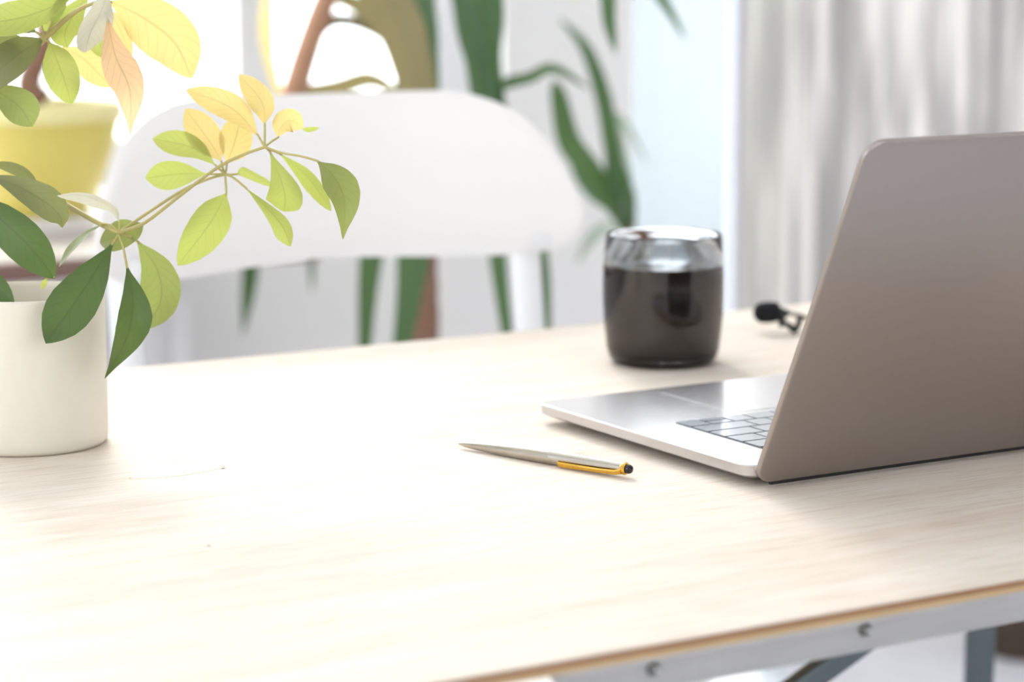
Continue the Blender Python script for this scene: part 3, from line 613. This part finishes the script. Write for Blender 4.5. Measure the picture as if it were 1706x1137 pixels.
LF = [
 # node A
 ([(189, 404, 0), (140, 482, -.020), (76, 573, -.030)], 80, 'leaf_dark', 12, .16, 'obov', [(197, 388, 0), (195, 395, 0)]),
 ([(211, 442, -.012), (221, 500, -.020), (212, 560, -.020), (174, 632, -.008)], 66, 'leaf_dark', -32, .30, 'drip', [(197, 390, 0), (205, 412, -.006)]),
 ([(229, 402, .008), (262, 450, .012), (268, 500, .014), (241, 549, .016)], 72, 'leaf_mid', 20, .18, 'oval', [(197, 388, 0), (213, 393, .004)]),
 ([(240, 372, .012), (218, 384, .006), (190, 396, .012), (166, 404, .028)], 50, 'leaf_mid', 15, .10, 'oval', None),
 ([(172, 373, 0), (140, 394, -.004), (116, 420, -.006), (98, 445, -.006)], 40, 'leaf_mid', 74, .10, 'oval', [(197, 388, 0), (186, 376, 0)]),
 ([(199, 372, 0), (190, 349, -.004), (160, 333, -.012), (128, 325, -.018), (95, 326, -.022)], 44, 'leaf_sheen', -64, .20, 'oval', [(197, 388, 0), (199, 380, 0)]),
 # node B
 ([(360, 276, .012), (320, 246, .016), (254, 231, .02)], 44, 'leaf_new', 10, .16, 'obov', [(375, 290, .008), (368, 284, .008)]),
 ([(345, 290, .012), (300, 290, .018), (242, 297, .022)], 50, 'leaf_new', -8, .16, 'obov', [(375, 290, .008), (362, 290, .009)]),
 ([(369, 270, .012), (352, 240, .018), (309, 181, .026)], 54, 'leaf_glare', 0, .16, 'obov', [(375, 290, .008), (371, 280, .009)]),
 ([(378, 272, .012), (390, 240, .018), (403, 190, .028)], 58, 'leaf_glare', 10, .15, 'oval', [(375, 290, .008), (377, 282, .009)]),
 ([(377, 322, .004), (350, 372, -.004), (296, 443, -.006)], 66, 'leaf_new', -10, .18, 'oval', [(375, 290, .008), (376, 305, .006)]),
 ([(408, 312, .006), (448, 350, .002), (472, 380, .0), (484, 411, .0)], 42, 'leaf_new', 42, .18, 'obov', [(375, 290, .008), (390, 297, .007)]),
 ([(395, 290, .010), (404, 284, .012), (430, 296, .018), (458, 312, .024)], 34, 'leaf_new', 62, .16, 'oval', [(375, 290, .008), (384, 291, .009)]),
 # node C
 ([(430, 226, .006), (385, 180, .014), (309, 149, .022)], 48, 'leaf_glare', 8, .16, 'oval', [(441, 245, 0), (436, 236, .003)]),
 ([(441, 208, .010), (436, 170, .016), (398, 124, .024)], 44, 'leaf_glare', -8, .16, 'oval', [(441, 245, 0), (441, 226, .004)]),
 ([(463, 229, .004), (469, 211, .005), (485, 201, .007), (505, 214, .010)], 42, 'leaf_glare', -8, .10, 'oval', [(441, 245, 0), (452, 236, .003)]),
 ([(503, 214, .010), (514, 216, .011), (532, 213, .012)], 9, 'leaf_new', 10, .2, 'oval', None),
 ([(450, 253, .002), (468, 300, -.004), (475, 330, -.004), (473, 353, .0)], 62, 'leaf_new', 12, .16, 'obov', [(441, 245, 0), (446, 249, 0)]),
 ([(466, 256, .006), (505, 288, .010), (530, 318, .012), (552, 352, .014)], 36, 'leaf_new', 38, .18, 'oval', [(441, 245, 0), (453, 250, .003)]),
 ([(528, 268, -.010), (556, 294, -.020), (574, 336, -.026), (571, 400, -.026)], 60, 'leaf_mid', -22, .22, 'drip', [(441, 245, 0), (470, 255, -.003), (500, 260, -.006)]),
 # upper node and its neighbours: sun glare put into several leaf colours
 ([(122, -6, .0), (60, 22, -.006), (0, 36, -.006), (-45, 34, -.002)], 64, 'leaf_new', 28, .14, 'oval', None),
 ([(72, 64, .010), (40, 84, .004), (0, 116, .002), (-28, 152, .006)], 66, 'leaf_olive', 22, .16, 'oval', None),
 ([(48, 70, .018), (10, 74, .014), (-40, 92, .016)], 46, 'leaf_olive', -28, .14, 'oval', None),
 ([(60, 54, .010), (44, 48, .008), (14, 54, .004)], 24, 'leaf_olive', 42, .14, 'oval', [(75, 64, .010), (68, 59, .01)]),
 ([(67, 30, .016), (76, 40, .018), (88, 24, .022), (96, 8, .024)], 30, 'leaf_new', 10, .14, 'oval', [(75, 64, .010), (70, 46, .012)]),
 ([(86, 38, .004), (92, 20, .002), (112, -12, .0)], 26, 'leaf_mid', 30, .14, 'oval', [(75, 64, .010), (81, 50, .006)]),
 ([(150, -12, .016), (122, 26, .014), (108, 56, .012), (112, 80, .012)], 50, 'leaf_new', 16, .16, 'oval', None),
 ([(180, -14, -.012), (168, 20, -.018), (150, 56, -.014), (142, 88, -.004)], 62, 'leaf_sheen', -38, .22, 'oval', None),
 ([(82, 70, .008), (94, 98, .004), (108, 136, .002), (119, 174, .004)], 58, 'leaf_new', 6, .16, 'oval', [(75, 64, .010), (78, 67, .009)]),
 ([(104, 78, .024), (136, 96, .026), (160, 118, .028), (186, 146, .03)], 52, 'leaf_glare', 18, .16, 'oval', None),
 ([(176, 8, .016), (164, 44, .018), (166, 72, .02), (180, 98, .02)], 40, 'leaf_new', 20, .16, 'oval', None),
 ([(178, 26, -.012), (192, 92, -.020), (216, 150, -.020), (217, 226, -.010)], 60, 'leaf_orange', 10, .18, 'drip', [(180, -4, -.005), (178, 10, -.008)]),
 ([(182, 2, .0), (236, 28, .002), (290, 70, .004), (320, 131, .006)], 96, 'leaf_glare', 10, .16, 'oval', [(180, -4, -.005), (181, -1, 0)]),
 ([(182, 14, .008), (200, 50, .010), (219, 98, .012)], 34, 'leaf_glare', 20, .16, 'oval', None),
 ([(-28, 140, .012), (6, 158, .006), (34, 180, .004), (54, 211, .006)], 62, 'leaf_mid', -14, .18, 'obov', None),
 # lower left leaves
 ([(-24, 290, .0), (24, 308, -.010), (74, 336, -.014), (100, 360, -.010), (104, 380, -.004)], 54, 'leaf_olive', -14, .20, 'drip', [(-62, 275, .05), (-40, 282, .02)]),
 ([(-24, 272, .012), (10, 276, .010), (38, 284, .010), (62, 305, .014)], 38, 'leaf_olive', 58, .18, 'oval', [(-62, 265, .05), (-40, 268, .03)]),
 ([(-48, 322, .004), (6, 370, -.010), (52, 414, -.014), (92, 465, -.010)], 72, 'leaf_dark', 14, .18, 'oval', [(-62, 290, .05), (-56, 304, .03)]),
 ([(78, 464, -.008), (74, 471, -.006), (69, 483, -.006)], 9, 'leaf_new', 0, .2, 'oval', [(92, 462, -.010), (84, 463, -.009)]),
 ([(-40, 440, .03), (-10, 474, .02), (24, 506, .012)], 40, 'leaf_dark', 10, .2, 'oval', [(-30, 430, .05), (-38, 434, .04)]),
]
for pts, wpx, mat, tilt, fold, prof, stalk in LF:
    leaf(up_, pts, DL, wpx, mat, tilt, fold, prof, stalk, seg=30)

# ------------------------------------------------------------------ yellow pot on the sill
YC = ony(64, 350, 2.74); YC.z = SZ
yp = empty('yellow_pot_plant', YC, 'yellow flower pot with a brown twisted stem on the window sill', 'potted plant')
MY = Matrix.Translation(YC + Vector((0, 0, .024)))
keep(MB().lathe([(0, 0), (.066, 0), (.070, .003), (.080, .022), (.078, .025), (.074, .024), (0, .0235)], 48, M=Matrix.Translation(YC)).build('saucer', 'terracotta', angle=50), yp)
yb_ = keep(MB().lathe([(0, .002), (.050, .002), (.056, 0), (.060, .005), (.076, .035), (.090, .076), (.0985, .112), (.094, .112), (.088, .09), (.05, .05), (0, .05)], 56, M=MY).build('pot', 'yellow', angle=50), yp)
keep(MB().lathe([(.0985, .1123), (.1035, .1130), (.1035, .132), (.1005, .134), (.096, .132), (.094, .1123)], 56, M=MY, closed=True).build('pot_rim', 'yrim', angle=50), yp)
keep(MB().lathe([(0, .120), (.06, .121), (.0945, .118)], 40, M=MY).build('soil', 'soil'), yp)
DY = (YC - CAM).dot(FW)
def ty(pts, r0, r1, nm, mat, D, parent, n=18):
    P = spline([at(p[0], p[1], D + (p[2] if len(p) > 2 else 0)) for p in pts], n)
    return keep(MB().tube(P, [r0 + (r1 - r0) * i / n for i in range(n + 1)], 12).build(nm, mat), parent)
ty([(68, 170), (50, 148), (52, 125), (64, 98), (74, 62), (66, 20), (40, -40)], .017, .009, 'stem', 'bark', DY, yp)
for q, (p, w_) in enumerate(((((40, -40), (-30, -110, -.05), (-110, -60, -.1)), 60), (((40, -40), (60, -130, .03), (130, -200, .05)), 60), (((40, -40), (20, -130, .0), (-20, -220, 0)), 60), (((40, -40), (120, -90, -.03), (200, -140, -.06)), 50))):
    leaf(yp, p, DY, w_, 'strap', 10, .2, 'strap', seg=14)

# ------------------------------------------------------------------ second sill plant: leaning thick cane, its pot behind the chair back
VC = ony(452, 330, 2.74); VC.z = SZ
vp = empty('cane_plant', VC, 'houseplant with a thick leaning orange-brown cane behind the chair back', 'potted plant')
DV = (VC - CAM).dot(FW)
MV = Matrix.Translation(VC)
keep(MB().lathe([(0, .002), (.045, .002), (.05, 0), (.055, .006), (.068, .09), (.070, .10), (.066, .10), (.06, .07), (0, .07)], 40, M=MV).build('pot', 'terracotta', angle=50), vp)
keep(MB().lathe([(0, .088), (.04, .089), (.0645, .086)], 30, M=MV).build('soil', 'soil'), vp)
ty([(462, 290), (478, 200), (498, 128), (520, 60), (548, -10), (590, -70)], .018, .014, 'cane', 'cane', DV, vp, 24)
ty([(522, 60, .01), (556, 34, .02), (600, 40, .03), (650, 70, .03), (690, 120, .02)], .010, .006, 'branch', 'strap_olive', DV, vp, 24)
for p, w_, mt_ in ((((548, -10), (600, 10), (640, 50), (664, 130, .02)), 36, 'strap_olive'), (((500, 150, .02), (560, 146, .03), (620, 132, .04), (680, 168, .05)), 34, 'strap_olive'), (((470, 240), (440, 250, -.04), (424, 360, -.07), (416, 470, -.07), (404, 560, -.06)), 34, 'strap'), (((476, 220), (505, 230, -.03), (518, 340, -.05), (520, 490, -.05)), 26, 'strap'), (((478, 200, .02), (452, 110, .04), (440, 40, .06), (446, -40, .08)), 20, 'leaf_glare'), (((590, -70), (500, -110), (430, -60)), 40, 'strap'), (((590, -70), (660, -120), (740, -90)), 40, 'strap')):
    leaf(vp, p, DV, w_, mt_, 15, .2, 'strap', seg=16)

# ------------------------------------------------------------------ corn plant standing on the floor behind the chair
KC = ony(700, 500, 2.36); KC.z = 0; DK = (ony(700, 400, 2.36) - CAM).dot(FW)
kp = empty('corn_plant', KC, 'tall corn plant with a brown trunk and drooping dark green strap leaves', 'potted plant')
MK = Matrix.Translation(KC)
keep(MB().lathe([(0, .003), (.10, .003), (.11, 0), (.115, .01), (.135, .22), (.14, .24), (.132, .24), (.125, .2), (0, .2)], 48, M=MK).build('pot', 'terracotta', angle=50), kp)
keep(MB().lathe([(0, .215), (.08, .217), (.128, .212)], 30, M=MK).build('soil', 'soil'), kp)
tk = [(KC.x, KC.y, .21), (KC.x + .005, KC.y, .4)] + [tuple(at(x, y, DK)) for x, y in ((704, 560), (702, 430), (700, 250), (700, 60), (706, -70))]
n = 30; P = spline(tk, n)
keep(MB().tube(P, [.021 - .008 * i / n + .0012 * (i % 2) for i in range(n + 1)], 14).build('trunk', 'bark'), kp)
KL = [
 ([(706, -80), (690, -60, -.05), (690, 40, -.10), (696, 130, -.12), (694, 330, -.14), (684, 480, -.13), (646, 720, -.1)], 74, 'strap', 12),
 ([(706, -80), (650, -110, -.1), (632, -40, -.18), (674, 60, -.20), (704, 190, -.19), (712, 300, -.19)], 76, 'strap_olive', 8),  # added leaf: olive colour stands for glare on the green leaf behind
 ([(706, -80), (702, 0, .04), (698, 120, .06), (650, 300, .06), (616, 440, .06), (602, 720, .05)], 58, 'strap', -10),
 ([(735, -80), (766, -20, -.06), (784, 60, -.10), (802, 140, -.12), (828, 420, -.10), (866, 720, -.08)], 42, 'strap', 0),
 ([(745, -80), (806, -60, -.04), (817, 20, -.08), (816, 140, -.10), (870, 400, -.08), (888, 720, -.06)], 44, 'strap', -10),
 ([(745, -80), (790, -40, .04), (812, 150, .08), (894, 400, .08), (914, 700, .08)], 46, 'strap', 10),
 ([(800, 190, -.10), (830, 144, -.08), (880, 128, -.06), (925, 114, -.03), (985, 150, 0)], 30, 'strap', 48),
 ([(745, -80), (735, -160, 0), (690, -240, 0), (610, -270, 0)], 60, 'strap', 0), ([(745, -80), (760, -170, .03), (800, -260, .05), (880, -290, .06)], 60, 'strap', 0),
 ([(745, -80), (830, -120, -.1), (900, -90, -.18), (1000, -40, -.2), (1016, 40, -.2), (1026, 92, -.2)], 30, 'strap', 14),
 ([(745, -80), (860, -160, .0), (1000, -120, .0), (1090, -20, .0), (1145, 70, 0)], 26, 'strap', 10),
]
for p, w_, mt_, tl in KL: leaf(kp, p, DK, w_, mt_, tl, .16, 'strap', seg=30)

# ------------------------------------------------------------------ smaller strap-leaved plant beside the balcony door
GC = ony(1066, 500, 2.50); GC.z = 0; DG = (ony(1050, 380, 2.50) - CAM).dot(FW)
gp = empty('dracaena_plant', GC, 'dracaena with narrow arching green leaves between the chair and the glass mug', 'potted plant')
MG = Matrix.Translation(GC)
keep(MB().lathe([(0, .003), (.075, .003), (.08, 0), (.085, .01), (.10, .17), (.104, .19), (.098, .19), (.092, .16), (0, .16)], 40, M=MG).build('pot', 'terracotta', angle=50), gp)
keep(MB().lathe([(0, .17), (.05, .172), (.094, .167)], 30, M=MG).build('soil', 'soil'), gp)
P = spline([(GC.x, GC.y, .165), (GC.x + .006, GC.y, .35)] + [tuple(at(x, y, DG)) for x, y in ((1070, 520), (1062, 420), (1046, 378))], 20)
keep(MB().tube(P, [.012 - .003 * i / 20 for i in range(21)], 12).build('stem', 'bark'), gp)
GL = [
 ([(1048, 384), (1032, 320, -.03), (1018, 240, -.05), (1004, 160, -.06), (975, 80, -.04), (930, 28, 0)], 30, 'strap', 16),
 ([(1048, 384), (1014, 330, -.05), (976, 276, -.10), (946, 232, -.14), (930, 160, -.15), (922, 132, -.15)], 40, 'strap', 10),
 ([(1048, 384), (1030, 352, .02), (990, 326, .05), (962, 290, .08), (948, 250, .1)], 22, 'strap', 20),
 ([(1048, 384), (1040, 330, -.08), (1026, 284, -.1), (1014, 230, -.1)], 40, 'strap', -12),
 ([(1048, 384), (1046, 300, .05), (1026, 200, .08), (1048, 216, .1), (1082, 280, .12)], 18, 'strap_pale', 30),
 ([(1048, 384), (1010, 380, .06), (985, 400, .08), (960, 440, .1)], 24, 'strap_pale', 30),
]
for p, w_, mt_, tl in GL: leaf(gp, p, DG, w_, mt_, tl, .18, 'strap', seg=22)

# ------------------------------------------------------------------ radiator under the sill
rd = empty('radiator', (1.15, 2.80, 0), 'white panel radiator under the window sill', 'radiator')
keep(MB().box((0.30, 2.77, .10), (1.20, 2.80, .64), bev=.008).build('panel', 'radiator'), rd)
for i in range(22):
    x = .325 + i * .04
    o = MB().box((x, 2.762, .13), (x + .022, 2.771, .61), bev=.003).build('rib', 'radiator') if i == 0 else bpy.data.objects.new('rib', rib.data)
    if i == 0: rib = o
    else: COL.objects.link(o); o.location.x = i * .04
    keep(o, rd)
for x in (.45, 1.05): keep(MB().box((x, 2.80, .2), (x + .04, Y1, .5), bev=.003).build('bracket', 'radiator'), rd)

# ------------------------------------------------------------------ things on the floor by the door
BC = onz(1704, 1086, 0.0)
bk = empty('wicker_basket', (BC.x, BC.y, 0), 'dark brown wicker basket on the white floor by the curtain', 'basket')
MBk = Matrix.Translation((BC.x, BC.y, 0)); prof = [(0, .004), (.05, .004), (.055, 0)]
for i in range(15): prof += [(.056 + .0012 * i + (.0035 if i % 2 else 0), .004 + .011 * i)]
prof += [(.070, .165), (.066, .16), (.05, .012), (0, .012)]
keep(MB().lathe(prof, 40, M=MBk).build('body', 'basket'), bk)
keep(MB().lathe([(.069, .163), (.075, .165), (.077, .172), (.072, .177), (.067, .171)], 40, M=MBk, closed=True).build('rim', 'basket'), bk)
cb = [onz(x, y, .004) for x, y in ((1272, 1180), (1268, 1120), (1274, 1092), (1292, 1100), (1304, 1150), (1330, 1180), (1352, 1120), (1338, 1094), (1320, 1080))]
tag(MB().tube(spline(cb, 60), .0045, 8).build('power_cable', 'cable'), 'pale blue cable lying in a loop on the white floor', 'cable')
